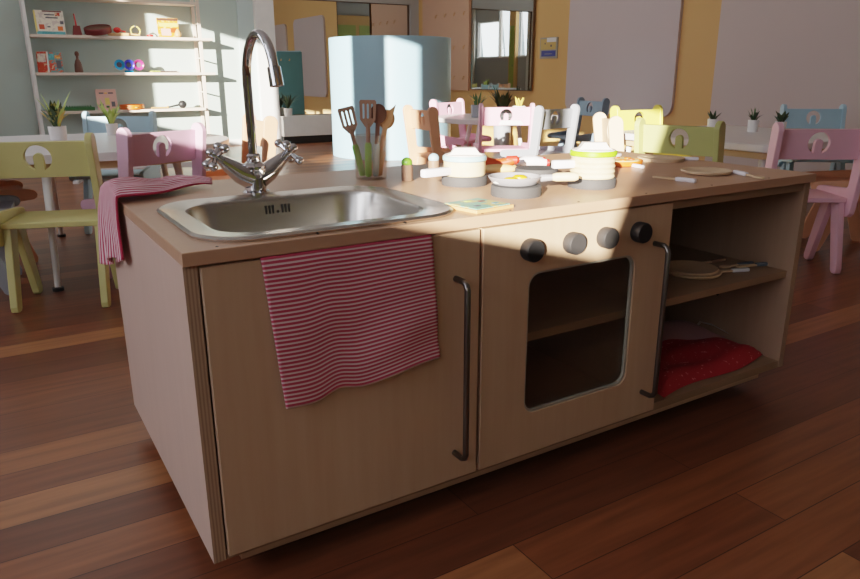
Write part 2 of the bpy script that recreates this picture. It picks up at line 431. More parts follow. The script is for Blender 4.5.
MB().box(-.0185, -.0178, -.06, .05, .042, .046).build('print_line', M['sign_grey'], sg)

# wardrobe doors on the window wall (seen in the mirrors)
wd = thing('wall_cupboard', 'narrow orange cupboard with tall green door seen in the tall mirror', 'cupboard', (XL, .625, 0))
MB().box(.002, .1, -.13, .13, 0, 2.66).build('cupboard_body', M['orange_wall'], wd)
MB().box(.1, .115, -.09, .09, .1, 1.95, bev=.003).build('door', M['green_panel'], wd)
MB().ball((.125, .06, 1.0), .014).build('door_knob', M['bar'], wd, smooth=True)

def curtain(y0, ytop, ybot, label, x=.13, amp=.025, z0=.35, z1=2.5):
    """gathered cloth from y0 to a right edge that may hang slanted (tied back)"""
    m = MB(); n = 40; rows = []
    for j in range(9):
        z = z0 + (z1-z0)*j/8; yr = ybot + (ytop-ybot)*j/8
        rows.append(m._v([(XL + x + amp*math.sin(i/n*math.pi*2*5), y0 + (yr-y0)*i/n, z) for i in range(n+1)]))
    for a, b in zip(rows[:-1], rows[1:]):
        for i in range(n): m.bm.faces.new((a[i], a[i+1], b[i+1], b[i]))
    o = m.build('curtain', M['curtain'], smooth=True, norm=False)
    return tag(o, label, 'curtain')
curtain(-3.25, -2.985, -2.485, 'unseen linen curtain tied back to trim the sun at the far side of the windows', .055, .012, .9, 2.5)  # added out of view; its slanted edge limits the sun patches
curtain(-1.23, -.97, -.97, 'linen curtain hanging on the pier in the middle of the windows')
curtain(2.52, 2.72, 2.72, 'narrow linen curtain beside the window nearest the bookshelf')

# ------------------------------------------------------------------ play kitchen
W, D, H, P = 1.464, .655, .55, .055
TH = .018
kit = thing('play_kitchen_cabinet', 'birch plywood play kitchen cabinet with sink cupboard, oven and open shelves', 'cabinet', (0, 0, 0))
edge = lambda n: n.y < -.9
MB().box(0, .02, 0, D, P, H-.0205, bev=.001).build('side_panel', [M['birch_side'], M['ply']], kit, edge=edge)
MB().box(W-.022, W-.002, 0, D, P, H-.0205, bev=.001).build('side_panel', [M['birch_side_shaded'], M['ply']], kit, edge=edge)
MB().box(.487, .505, .012, D-.012, P+TH, H-.04).build('divider', M['birch_in_shaded'], kit)
MB().box(.967, .985, .006, D-.012, P+TH, H-.04).build('divider', M['birch_in_shaded'], kit)
MB().box(.0205, W-.0225, .002, D-.001, P, P+TH).build('bottom_panel', M['birch_in_shaded'], kit)
MB().holed([(.0205, .004), (W-.0225, .004), (W-.0225, D-.001), (.0205, D-.001)], [rrect(.045, .475, .02, .37, .07, 6)], 'z', H-.04, H-.0205).build('top_panel', M['birch_in_shaded'], kit)
MB().box(.0205, W-.0225, D-.011, D-.0005, P+TH, H-.04).build('back_panel', M['birch_in_shaded'], kit)
MB().box(.9855, W-.0225, .014, D-.0115, .292, .309, bev=.001).build('shelf', M['birch_in_shaded'], kit)
MB().box(.5115, .9665, .03, D-.0115, .283, .3).build('oven_shelf', M['birch_in_shaded'], kit)
MB().box(.05, W-.055, .03, D-.03, .024, P-.0002).build('plinth', M['birch'], kit)
for fx in (.14, W-.16):
    for fy in (.14, D-.14):
        MB().lathe([(.022, 0), (.022, .0238)], 16, c=(fx, fy, 0)).build('foot', M['black'], kit, smooth=True)
sc_ = MB()
for x_, z_ in ((W-.0225, .46), (W-.0225, .2)):
    sc_.lathe([(.004, 0), (.004, .001)], 10, mx=Matrix.Translation((x_, .2, z_)) @ Matrix.Rotation(R(-90), 4, 'Y'))
sc_.build('shelf_pin_hole', M['dark'], kit)
def bar_handle(x, z0, z1, y, parent, label):
    m = MB(); r = .0055; d = .036
    pts = [(x, y, z0), (x, y-d+.012, z0), (x, y-d+.004, z0+.004), (x, y-d, z0+.012), (x, y-d, z1-.012), (x, y-d+.004, z1-.004), (x, y-d+.012, z1), (x, y, z1)]
    o = m.tube(pts, r, 12).build('handle', M['bar'], parent, smooth=True); o['label'] = label
YD = -.006
d1 = MB().box(.0225, .4895, YD, .005, .063, .526, bev=.0015).build('cupboard_door', [M['birch'], M['ply']], kit, edge=lambda n: n.x < -.9)
bar_handle(.440, .118, .447, YD, d1, 'tall grey steel bar handle')
od = MB().holed([(.4965, .063), (.972, .063), (.972, .526), (.4965, .526)], [rrect(.600, .874, .150, .432, .026, 6)], 'y', YD, .005, bev=.001).build('oven_door', M['birch'], kit)
bar_handle(.926, .118, .447, YD, od, 'tall grey steel bar handle')
MB().box(.59, .885, .0055, .0085, .14, .442).build('oven_window', M['acrylic'], od)
fr = MB().holed(rrect(.599, .875, .149, .433, .027, 6), [rrect(.604, .870, .154, .428, .024, 6)], 'y', -.003, .004)
fr.build('window_trim', M['sign_grey'], od)
for i, x in enumerate((.600, .700, .785, .876)):
    k = MB().lathe([(.0195, 0), (.0205, .003), (.0205, .019), (.019, .022), (0.001, .022)], 28, mx=Matrix.Translation((x-.004, YD, .478)) @ Matrix.Rotation(R(90), 4, 'X'))
    k.build('knob', M['knob'] if i in (1, 2) else M['knob_dark'], od, smooth=True)

wt = thing('worktop', 'pale birch worktop along the play kitchen with four grey hob discs', 'worktop', (0, 0, H))
hole = rrect(.062, .452, .03, .358, .07, 6)
MB().holed([(-.001, -.010), (W, -.010), (W, D+.004), (-.001, D+.004)], [hole], 'z', -.02, 0, bev=.001).build('board', M['birch_top'], wt)
for bx, by in ((.668, .302), (.671, .128), (.876, .312), (.873, .129)):
    MB().lathe([(.049, 0), (.0495, .002), (.0495, .018), (.048, .02), (.001, .02)], 40, c=(bx, by, 0)).build('hob_disc', M['grey_disc'], wt, smooth=True)
so = MB()
for x_ in (.05, .2, .35, .50, .56, .72, .9, 1.1, 1.3):
    so.lathe([(.0022, 0), (.0022, .0006)], 8, c=(x_, .004, 0))
so.build('screw_hole', M['dark'], wt)

# sink
sk = thing('sink', 'shallow stainless steel sink set into the worktop', 'sink', (.257, .194, H))
def rr3(x0, x1, y0, y1, r, z): return [(x, y, z) for x, y in rrect(x0, x1, y0, y1, r, 8)]
def sring(hx, hy, r, z): return rr3(-hx, hx, -hy, hy, r, z)
sb = MB()
sb.rings([sring(.224, .188, .085, .0005), sring(.225, .189, .086, .004), sring(.220, .184, .083, .0075), sring(.210, .174, .078, .006), sring(.190, .150, .07, .005),
          sring(.184, .144, .068, .003), sring(.181, .141, .066, -.004), sring(.172, .132, .06, -.06), sring(.164, .124, .06, -.095), sring(.145, .105, .055, -.112), sring(.05, .045, .03, -.118)], False, True)
sb.build('basin', M['steel'], sk, smooth=True)
ov = MB()
for i in range(3):
    for s in (-1, 1):
        x_ = s*(.0092 + i*.0068)
        ov.box(x_-.0017, x_+.0017, .1375, .1415, -.036, -.010)
ov.lathe([(.003, 0), (.003, .004)], 10, mx=Matrix.Translation((0, .1415, -.023)) @ Matrix.Rotation(R(90), 4, 'X'))
ov.build('overflow_slots', M['dark'], sk)
MB().lathe([(.028, -.1178), (.028, -.116), (.02, -.1155), (.001, -.117)], 24).build('drain', M['chrome'], sk, smooth=True)

# tap
tp = thing('mixer_tap', 'chrome swan neck mixer tap with two cross handles behind the sink', 'tap', (.244, .415, H))
tp.rotation_euler = (0, 0, R(2))
b_ = MB()
b_.lathe([(.026, 0), (.026, .006), (.021, .01), (.021, .03), (.025, .04), (.024, .056), (.016, .064), (.001, .066)], 24)
for s in (-1, 1):
    b_.tube([(s*.008, 0, .034), (s*.03, 0, .044), (s*.050, 0, .060), (s*.063, 0, .070)], [.024, .020, .0145, .011], 16)
b_.build('body', M['chrome'], tp, smooth=True)
MB().lathe([(.0125, .06), (.014, .064), (.014, .076), (.0105, .08)], 16).build('swivel_nut', M['chrome'], tp, smooth=True)
pts = [(0, 0, .07), (-.001, 0, .14), (-.002, 0, .214)]
for k in range(1, 15):
    a = R(158)*k/14; pts.append((-.002+.005*k/14, -.064*(1-math.cos(a)), .218 + .080*math.sin(a)))
pts += [(.003, -.1265, .234)]
MB().tube(pts, .0088, 16).build('spout', M['chrome'], tp, smooth=True)
MB().tube([(.003, -.1255, .240), (.004, -.132, .208)], [.0118, .0125], 16).build('aerator', M['chrome'], tp, smooth=True)
for s in (-1, 1):
    h = MB(); ax = Vector((s*.8, 0, .6)).normalized(); c = Vector((s*.071, 0, .076))
    h.tube([c - ax*.014, c + ax*.014], [.010, .0085], 12)
    u = ax.cross(Vector((0, 1, 0))).normalized(); v_ = Vector((0, 1, 0))
    for d in (u+v_, u-v_, -u+v_, -u-v_):
        d = d.normalized()
        h.tube([c + ax*.004, c + ax*.004 + d*.026], [.0045, .0055], 8); h.ball(c + ax*.004 + d*.029, .0088, seg=10)
    h.ball(c + ax*.016, .009, seg=10)
    h.build('cross_handle', M['chrome'], tp, smooth=True)

# towels ------------------------------------------------------------
def cloth(name, f, nu, nv, su, sv, mat, label, thick=.003):
    bm = bmesh.new(); uvl = bm.loops.layers.uv.new('UVMap')
    g = [[bm.verts.new(f(i/nu, j/nv)) for j in range(nv+1)] for i in range(nu+1)]
    for i in range(nu):
        for j in range(nv):
            fc = bm.faces.new((g[i][j], g[i+1][j], g[i+1][j+1], g[i][j+1]))
            for l, (a, b) in zip(fc.loops, ((i, j), (i+1, j), (i+1, j+1), (i, j+1))): l[uvl].uv = (a/nu*su, b/nv*sv)
            fc.smooth = True
    me = bpy.data.meshes.new(name); bm.to_mesh(me); bm.free(); me.materials.append(mat)
    o = bpy.data.objects.new(name, me); COL.objects.link(o)
    md = o.modifiers.new('Solidify', 'SOLIDIFY'); md.thickness = thick; md.offset = 0
    return tag(o, label, 'towel')
def front_towel(u, v):
    # u along the width (left->right), v from top down
    x = .106 + .284*u + .018*v*(1-u*.35)
    bot = .296 + .012*u - .008*math.sin(u*5) + (.012*math.exp(-((u-.33)/.1)**2))
    z = .5292 + (bot-.5292)*v
    y = YD - .004 - .004*v - .004*(1+math.sin(u*9 + v*1.5))*v - .0025*math.sin(v*14+u*6)*v*(.3+.7*u)
    if v < .05: y += (.05-v)*.08
    return (x, min(y, YD-.0025), z)
cloth('striped_towel', front_towel, 60, 60, .288, .25, M['towel'], 'red and white striped tea towel hanging from the top of the sink cupboard door')
def side_towel(u, v):
    # u across the fold (front->back), v from the tip on the worktop, over the edge, to the hanging hem
    yf, yb = .432, .615
    puff = math.sin(math.pi*min(1, .06+u*.97))
    if v < .5:
        t = v/.5; k = 1-t
        y0 = yf + .100*k + .010*math.sin(t*7)
        y1 = yb + .05*min(1, k/.6) if k < .62 else yb + .05 - .130*(k-.62)/.38
        y = y0 + (y1-y0)*u
        x = .19*k - .010*max(0, t-.85)/.15
        z = H + .010 + (.012*t + .008)*puff + .003*math.sin(u*19 + t*6)*puff + .004*math.sin(t*9)*puff
        return (x, y, z)
    t = (v-.5)/.5
    y = yf - .012*t + (yb-yf)*u*(1+.36*t) + .006*math.sin(t*5+u*6)*t
    drop = .112 + .066*u + .006*math.sin(u*11)
    z = H + .010 + .020*puff*(1-min(1, t*3)) - drop*max(0, t-.04)
    x = -.010 - .009*math.sin(min(1, t*2.5)*math.pi/2)*(.3+.7*u) - .010*t*math.sin(u*16)*(.35+.65*u) - .003*t
    return (min(x, -.006), y, z)
cloth('striped_towel', side_towel, 70, 60, .215, .37, M['towel2'], 'pink striped towel folded over the left back corner of the worktop', .004)

# toy pans, pots ----------------------------------------------------
def pot(x, y, z, r, h, rim, handle_dir, hl, hz, label, lid_label, body='pot_wood'):
    t = thing('toy_pot', label, 'toy pot', (x, y, z))
    wall = [(r, .003), (r, h)] if h < .04 else [(r - .0012*(1 - math.cos(k*math.pi/2)), .003 + (h-.003)*k/16) for k in range(17)]
    MB().lathe([(r*.97, 0)] + wall + [(r-.006, h), (r-.006, .006), (.001, .006)], 40).build('pot_body', M[body], t, smooth=True)
    a = math.atan2(handle_dir[1], handle_dir[0]); mx = Matrix.Rotation(a, 4, 'Z')
    MB().box(r-.004, r+hl, -.0085, .0085, hz-.008, hz+.009, mx=mx, bev=.004).build('pot_handle', M['handle_white'], t, smooth=True)
    l = thing('pot_lid', lid_label, 'pot lid', (x, y, z+h+.0005))
    MB().lathe([(r, 0), (r+.002, .002), (r+.002, .009), (r, .011), (.001, .011)], 40).build('lid_disc', M[rim], l, smooth=True)
    q = MB()
    q.lathe([(r*.96, .0112), (r*.95, .013), (.001, .0135)], 40)
    # bridge-shaped grip across the lid
    prof = [(-.040, .012), (-.030, .016), (-.022, .027), (.022, .027), (.030, .016), (.040, .012)]
    mx2 = Matrix.Rotation(R(-32), 4, 'Z')
    q.prism(prof, 'y', -.012, .012, mx=mx2)
    q.build('lid_grip', M['lid_white'], l, smooth=True)
pot(.668, .302, H+.0205, .045, .030, 'lid_blue', (-1, -.12), .070, .011, 'toy saucepan of pale wood with white handle under the ice blue rimmed lid', 'cream saucepan lid with ice blue rim')
pot(.873, .129, H+.0205, .0465, .044, 'lime', (-1, .3), .045, .028, 'taller banded wooden toy pot under the lime green rimmed lid', 'cream pot lid with lime green rim')

pan = thing('frying_pan', 'grey toy frying pan holding fried eggs on front hob disc', 'frying pan', (.674, .137, H+.0205))
MB().lathe([(.040, 0), (.044, .002), (.052, .014), (.0525, .016), (.050, .016), (.042, .005), (.001, .004)], 40).build('pan_dish', M['pan_grey'], pan, smooth=True)
ma = Matrix.Rotation(R(-40), 4, 'Z')
MB().tube([(.050, 0, .012), (.075, 0, .014)], [.0075, .006], 10, mx=ma).build('handle_socket', M['pan_grey'], pan, smooth=True)
MB().tube([(.073, 0, .014), (.08, 0, .0145), (.115, 0, .016), (.122, 0, .016)], [.0065, .0085, .0088, .006], 12, mx=ma).build('pan_handle', M['pot_wood'], pan, smooth=True)
for i, (x_, y_, lb) in enumerate(((.652, .130, 'toy fried egg nearer the pan front with flat yellow yolk'), (.695, .148, 'toy fried egg by the pan handle with raised yellow yolk'))):
    e = thing('fried_egg', lb, 'toy food', (x_, y_, H+.0255), 0, 'fried eggs in the grey pan')
    n = 24
    poly = [(.024*(1+.18*math.sin(3*a+i))*math.cos(a), .024*(1+.18*math.sin(3*a+i))*math.sin(a)) for a in [2*math.pi*k/n for k in range(n)]]
    MB().prism(poly, 'z', 0, .004).build('egg_white', M['egg_white'], e)
    MB().lathe([(.015, .004), (.0145, .0065), (.010, .0095), (.001, .0105)], 20, c=((.004, -.002, 0) if i == 0 else (0, 0, 0))).build('yolk', M['egg_yolk'], e, smooth=True)

hd = thing('hot_dog', 'toy hot dog, red sausage in a tan bun behind the hob', 'toy food', (.835, .405, H+.0005), R(-32)); hd.scale = (1.12, 1.12, 1.12)
MB().ball((0, -.008, .010), .01, (4.2, 1.5, 1), 18).ball((0, .014, .011), .01, (4.2, 1.3, 1.1), 18).build('bun', M['bun'], hd, smooth=True)
pts = [(-.045 + .09*k/12, .002, .024 + .004*math.cos(k/12*math.pi*2)) for k in range(13)]
MB().tube(pts, [.003, .008] + [.0098]*9 + [.008, .003], 12).build('sausage', M['sausage'], hd, smooth=True)
MB().tube([(.018, .002, .0275), (.04, .002, .0275), (.046, .002, .027)], [.0085, .0095, .004], 12).build('sausage_end', M['sausage_end'], hd, smooth=True)

sw = thing('toy_drumsticks', 'pair of white toy drumsticks with red tips behind the hob', 'toy food', (.972, .447, H), R(-30)); sw.scale = (.85, .85, .85)
for i, (dy, ang) in enumerate(((0, -8), (.03, 24))):
    mx = Matrix.Translation((0, dy, .012)) @ Matrix.Rotation(R(ang), 4, 'Z')
    q = MB().tube([(-.045, 0, .004), (-.02, 0, .006), (.01, 0, .006), (.03, 0, .004), (.046, 0, .003)], [.006, .014, .016, .012, .0095], 14, mx=mx).build('white_bulb', M['handle_white'], sw, smooth=True)
    MB().tube([(.046, 0, .003), (.054, 0, .003)], [.0105, .010], 14, mx=mx).build('red_tip', M['red'], sw, smooth=True)

op = thing('toy_plate', 'orange toy plate carrying a pizza behind the lime pot', 'toy plate', (1.2, .365, H))
MB().lathe([(.052, 0), (.058, .003), (.060, .014), (.057, .014), (.053, .005), (.001, .004)], 40).build('plate_dish', M['orange_dish'], op, smooth=True)
pz = thing('toy_pizza', 'round toy pizza with red and green toppings on the orange plate', 'toy food', (1.2, .365, H+.0052))
MB().lathe([(.050, 0), (.052, .006), (.049, .010), (.001, .009)], 32).build('crust', M['crust'], pz, smooth=True)
for i in range(6):
    a = i*1.05; MB().lathe([(.009, .0095), (.009, .012), (.001, .0125)], 14, c=(.03*math.cos(a), .03*math.sin(a), 0)).build('topping', M['sausage'] if i % 2 else M['orange_dish'], pz, smooth=True)

def ring_plate(x, y, z, r, label, mat='plate_wood', group=None):
    t = MB().lathe([(r*.8, 0), (r*.96, .002), (r, .006), (r*.98, .0085), (r*.86, .008), (r*.78, .0045), (.001, .004)], 44).build('wooden_plate', M[mat], smooth=True)
    t.location = (x, y, z); return tag(t, label, 'plate', group)
ring_plate(1.25, .135, H, .058, 'round wooden plate lying alone near the worktop front right')
bs = MB().holed(circle(0, 0, .062, 40), [rrect(-.03 + i*.022, -.022 + i*.022, -.035, .035, .0035, 3) for i in range(3)], 'z', 0, .009, bev=.001).build('slotted_board', M['plate_wood'])
bs.location = (1.37, .375, H); tag(bs, 'round wooden board with three slots at the back of the worktop', 'board')
def cutlery(x, y, z, rz, col, label, blade='knife', tilt=0):
    t = thing('toy_cutlery', label, 'toy cutlery', (x, y, z), rz, 'toy cutlery')
    MB().box(-.024, .024, -.0058, .0058, 0, .009, bev=.003).build('cutlery_handle', M[col], t, smooth=True)
    if blade == 'knife':
        MB().prism([(.022, -.005), (.07, -.007), (.082, -.002), (.078, .006), (.022, .005)], 'z', .002, .006).build('blade', M['plate_wood'], t)
    else:
        n = 12; poly = [(.022, -.003), (.05, -.0035)] + [(.066 + .016*math.cos(a), .010*math.sin(a)) for a in [R(-140 + 280*k/n) for k in range(n+1)]] + [(.05, .0035), (.022, .003)]
        MB().prism(poly, 'z', .002, .006).build('bowl', M['plate_wood'], t)
cutlery(1.093, .066, H, R(100), 'handle_white', 'white handled toy knife left of the lone wooden plate')
cutlery(1.292, .072, H, R(250), 'handle_white', 'white handled toy spoon near the right front worktop edge, beyond the plate', 'spoon')
cutlery(1.438, .335, H, R(130), 'handle_white', 'white handled toy spoon beside the slotted board', 'spoon')
cutlery(1.19, .295, H+.0005, R(80), 'handle_white', 'white handled toy knife lying against the orange plate front')
cutlery(1.33, .50, H, R(200), 'handle_white', 'white handled toy knife behind the slotted board')

tl = thing('puzzle_board', 'square green patterned puzzle board with orange edge beside the sink', 'board', (.528, .058, H), R(9))
MB().box(-.046, .046, -.046, .046, 0, .006, bev=.001).build('board_base', M['tile_edge'], tl)
MB().box(-.041, .041, -.041, .041, .006, .0075).build('printed_face', M['tile_pat'], tl)
for i, (px_, py_, c_) in enumerate(((-.02, -.02, 'ink'), (.02, .01, 'maroon'), (.0, .025, 'leaf_lime'), (.025, -.02, 'teal'))):
    MB().box(px_-.006, px_+.006, py_-.004, py_+.004, .0075, .0085, bev=.0004).build('puzzle_piece', M[c_], tl)

for x_, y_, m_, lb in ((.592, .418, 'toy_green', 'wooden peg shaker with green ball top on the worktop'), (.686, .455, 'toy_blue', 'wooden peg shaker with pale blue ball top on the worktop')):
    t = thing('peg_shaker', lb, 'toy shaker', (x_, y_, H))
    MB().lathe([(.012, 0), (.0128, .002), (.0128, .034), (.011, .036), (.001, .036)], 20).build('peg_body', M['toy_wood_dark'], t, smooth=True)
    MB().ball((0, 0, .040), .0125, (1, 1, .92), 18).build('ball_top', M[m_], t, smooth=True)

# utensil cup ----------------------------------------------------------
cx, cy = .538, .488
cup = thing('utensil_cup', 'clear plastic cup holding toy kitchen utensils behind the sink', 'cup', (cx, cy, H))
MB().lathe([(.034, 0), (.036, .003), (.0375, .098), (.0355, .098), (.034, .005), (.001, .004)], 36).build('cup_wall', M['cup'], cup, smooth=True)
rr = Vector((.85, -.527, 0)); ff = Vector((.527, .85, 0))
def utensil(off, lean, hcol, kind, label, hh=.075, total=.155, woodm='toy_wood_dark'):
    base = Vector((cx, cy, H+.006)) + rr*off[0] + ff*off[1]
    t = thing('toy_' + {'turner': 'turner', 'spoon': 'spoon', 'paddle': 'spatula'}[kind], label, 'toy utensil', base, 0)
    # local frame: x = across the view, y = depth
    m = Matrix(((rr.x, ff.x, 0, 0), (rr.y, ff.y, 0, 0), (0, 0, 1, 0), (0, 0, 0, 1))) @ Matrix.Rotation(R(lean), 4, 'Y')
    MB().lathe([(.005, 0), (.0075, .004), (.0078, hh-.006), (.006, hh)], 14, mx=m).build('utensil_handle', M[hcol], t, smooth=True)
    q = MB()
    if kind == 'turner':
        q.tube([(0, 0, hh-.001), (0, 0, total-.042)], [.0048, .005], 8, mx=m)
        z0 = total-.05
        out = [(-.006, z0), (.006, z0), (.017, z0+.016), (.0185, z0+.054), (.016, z0+.058), (-.016, z0+.058), (-.0185, z0+.054), (-.017, z0+.016)]
        q.holed(out, [rrect(i*.0095-.0022, i*.0095+.0022, z0+.018, z0+.05, .002, 3) for i in (-1, 0, 1)], 'y', -.0025, .0025, mx=m)
    elif kind == 'spoon':
        q.tube([(0, 0, hh-.001), (0, 0, total-.035)], [.0048, .005], 8, mx=m)
        q.ball((0, 0, total-.022), .019, (1, .25, 1.15), 18, mx=m)
    else:
        q.tube([(0, 0, hh-.001), (0, 0, total-.05)], [.0048, .005], 8, mx=m)
        q.prism([(-.005, total-.055), (.005, total-.055), (.013, total-.03), (.017, total+.005), (.01, total-.004), (-.008, total-.022), (-.011, total-.035)], 'y', -.003, .003, mx=m)
    q.build('utensil_head', M[woodm], t, smooth=True)
utensil((-.019, .004), -13, 'toy_green', 'turner', 'green handled slotted turner leaning left in the cup', .072, .148, 'toy_wood_dark')
utensil((-.005, -.012), 1, 'toy_green', 'turner', 'green handled slotted turner standing upright in the middle of the cup', .076, .160, 'toy_wood_dark')
utensil((.010, -.002), 4, 'toy_blue', 'spoon', 'pale blue handled grey brown spoon in the cup', .072, .16, 'brown')
utensil((.017, .006), 9, 'toy_wood', 'paddle', 'light wood pointed spatula leaning right in the cup', .06, .158, 'toy_wood')
utensil((.008, .018), 13, 'toy_wood', 'spoon', 'wooden round spoon rearmost at the right of the cup', .06, .15, 'toy_wood')

# things in the open shelves --------------------------------------------
ring_plate(1.225, .125, .3095, .068, 'lower of two stacked pale plates on the middle shelf', group='stacked plates on the middle shelf')
ring_plate(1.222, .13, .3165, .066, 'upper of two stacked pale plates on the middle shelf', group='stacked plates on the middle shelf')
cutlery(1.335, .07, .3095, R(160), 'handle_white', 'white handled toy knife on the middle shelf beside the plates')
cutlery(1.398, .10, .3095, R(170), 'slate_handle', 'slate handled toy spoon in the middle of the shelf cutlery', 'spoon')
cutlery(1.435, .075, .3095, R(165), 'slate_handle', 'slate handled toy knife rightmost on the middle shelf')
cutlery(1.37, .16, .3095, R(175), 'toy_wood_dark', 'brown handled toy spoon rearmost on the middle shelf', 'spoon')

pc = thing('fabric_pouch', 'red patterned cloth pouch with clear top and white straps on bottom shelf', 'pouch', (1.232, .13, P+TH))
def pouch(u, v, top):
    x = -.215 + .43*u; y = -.125 + .26*v
    e = min(1, 5*min(u, 1-u, v, 1-v)); e = math.sin(e*math.pi/2)
    z = .003 + (.026*e*(1 + .25*math.sin(u*9+v*4) + .15*math.sin(v*17)) if top else 0)
    return (x + .012*math.sin(v*5), y + .035*u*(1-v) + .01*math.sin(u*7), z)
m = MB(); n1, n2 = 36, 24
for top in (0, 1):
    g = [[m.bm.verts.new(pouch(i/n1, j/n2, top)) for j in range(n2+1)] for i in range(n1+1)]
    for i in range(n1):
        for j in range(n2): m.bm.faces.new((g[i][j], g[i+1][j], g[i+1][j+1], g[i][j+1]))
bmesh.ops.remove_doubles(m.bm, verts=m.bm.verts, dist=.0005)
m.build('red_cloth', M['red_cloth'], pc, smooth=True)
m = MB(); g = []
for i in range(31):
    u = i/30; g.append([m.bm.verts.new((-.16+.34*u, .03 + .1*v_/8 + .03*math.sin(u*4), .027 + (.085*math.sin(v_/8*2.4))*(.75+.3*math.sin(u*8))*math.sin(math.pi*min(1, .15+u*.85)))) for v_ in range(9)])
for i in range(30):
    for j in range(8): m.bm.faces.new((g[i][j], g[i+1][j], g[i+1][j+1], g[i][j+1]))
m.build('clear_top', M['film'], pc, smooth=True, norm=False)
st = MB().box(-.19, -.10, .075, .09, .038, .041, mx=Matrix.Rotation(R(-8), 4, 'Z')).build('strap', M['strap'], pc)
m = MB(); prev = []
pts = [(.12, .045, .034), (.14, .075, .045), (.165, .085, .05), (.185, .06, .045), (.20, .02, .03)]
for p in pts: prev.append((m.bm.verts.new((p[0], p[1]-.006, p[2])), m.bm.verts.new((p[0]+.008, p[1]+.006, p[2]))))
for a, b in zip(prev[:-1], prev[1:]): m.bm.faces.new((a[0], b[0], b[1], a[1]))
m.build('strap', M['strap'], pc, norm=False)

# ------------------------------------------------------------------ chairs
def arc(cx, cy, r, a0, a1, n): return [(cx + r*math.cos(R(a0 + (a1-a0)*k/n)), cy + r*math.sin(R(a0 + (a1-a0)*k/n))) for k in range(n+1)]
def horseshoe(cz, R_=.040, w=.0145):
    zb = -math.sqrt(R_*R_ - w*w)
    a0 = math.degrees(math.atan2(zb, w))
    pts = arc(0, 0, R_, a0, a0 + 360 - 2*(90 + a0) if False else 180 - a0, 26)
    pts += [(-w, 0.0)] + arc(0, 0.0, w, 180, 0, 8)[1:-1] + [(w, 0.0)]
    return [(x, z+cz) for x, z in pts]
CHAIRS = 'small wooden chairs around the tables'
def chair(x, y, yaw, mat, label):
    """x,y: below the top of the backrest; yaw: degrees clockwise from +Y that the sitter faces"""
    t = thing('child_chair', label, 'chair', (x, y, 0), R(-yaw), CHAIRS)
    mt = M[mat]
    lean = .105
    side = arc(0, .567, .033, 180, 0, 10) + [(.033+lean*.22, .35), (.069, .338), (.27, .322), (.288, .318)] + arc(.284, .298, .02, 70, -80, 5) + [(.15, .268), (.09, .258), (.072, .236), (.055, .227), (.034, .228), (.018, .242), (.010, .27)]
    for s in (-1, 1):
        MB().prism(side, 'x', s*.18, s*.158, bev=.002).build('side_panel', mt, t)
    MB().box(-.1575, .1575, .045, .285, .283, .302, bev=.003).build('seat', mt, t)
    bk = MB().holed([(-.1575, -.058), (.1575, -.058), (.1575, .058), (-.1575, .058)], [horseshoe(.006, .042, .015)], 'y', -.009, .009, bev=.001,
                    mx=Matrix.Translation((0, .022, .515)) @ Matrix.Rotation(R(6), 4, 'X'))
    bk.build('backrest', mt, t)
    for s in (-1, 1):
        x0, x1 = s*.156, s*.132
        fl = [(.121, .2825), (.188, .2825), (.272, .022), (.268, .004), (.256, 0), (.238, 0), (.228, .008)]
        rl = [(.119, .2825), (.052, .2825), (-.004, .022), (.0, .004), (.012, 0), (.03, 0), (.04, .008)]
        MB().prism(fl, 'x', x0, x1, bev=.002).build('leg', mt, t)
        MB().prism(rl, 'x', x0, x1, bev=.002).build('leg', mt, t)
    return t
chair(-.062, 1.685, 20, 'yellow_chair', 'olive yellow child chair in front of the left table, nearest chair on the left')
chair(0.38, 1.88, -27, 'lilac', 'lilac child chair behind the folded towel at the left table')
chair(2.53, .60, 34, 'pink', 'pink child chair at the far right just behind the kitchen corner')
chair(2.23, 1.03, 74, 'olive', 'olive green child chair just behind the right half of the worktop')
chair(2.29, 1.49, 123, 'cream', 'cream peach child chair behind the lime pot in bright sun')
chair(3.15, 2.1, 184, 'bright_yellow', 'lemon yellow child chair beyond the right table, facing the camera')
chair(2.07, 2.82, 95, 'peach', 'peach child chair side on before the pale blue partition')
chair(2.73, 2.82, 28, 'pale_pink', 'pale pink child chair with its back to us at the round table')
chair(2.81, 2.42, -9, 'slate', 'slate grey child chair between the pale pink chair and dusk blue chair')
chair(4.0, 3.34, -81, 'dusk_blue', 'dusk blue child chair farthest right of the round table')
chair(2.9, 3.79, 161, 'pale_pink', 'pale pink child chair behind the peach chair, left of round table')
chair(4.12, 1.59, -140, 'sky_blue', 'sky blue child chair behind the right table with small plants')
chair(0.94, 2.43, -88, 'peach', 'peach child chair behind the tap at the left table end')
chair(0.43, 3.15, 207, 'sky_blue', 'sky blue child chair on the far side of the left table')
chair(-.36, 2.60, 84, 'peach', 'peach child chair at the left end of the left table, partly cropped')
chair(3.22, .70, -40, 'peach', 'peach child chair behind the far right pink chair, mostly hidden')
chair(-.43, 2.17, 96, 'slate', 'grey child chair at far left edge, behind the nearest olive yellow chair')

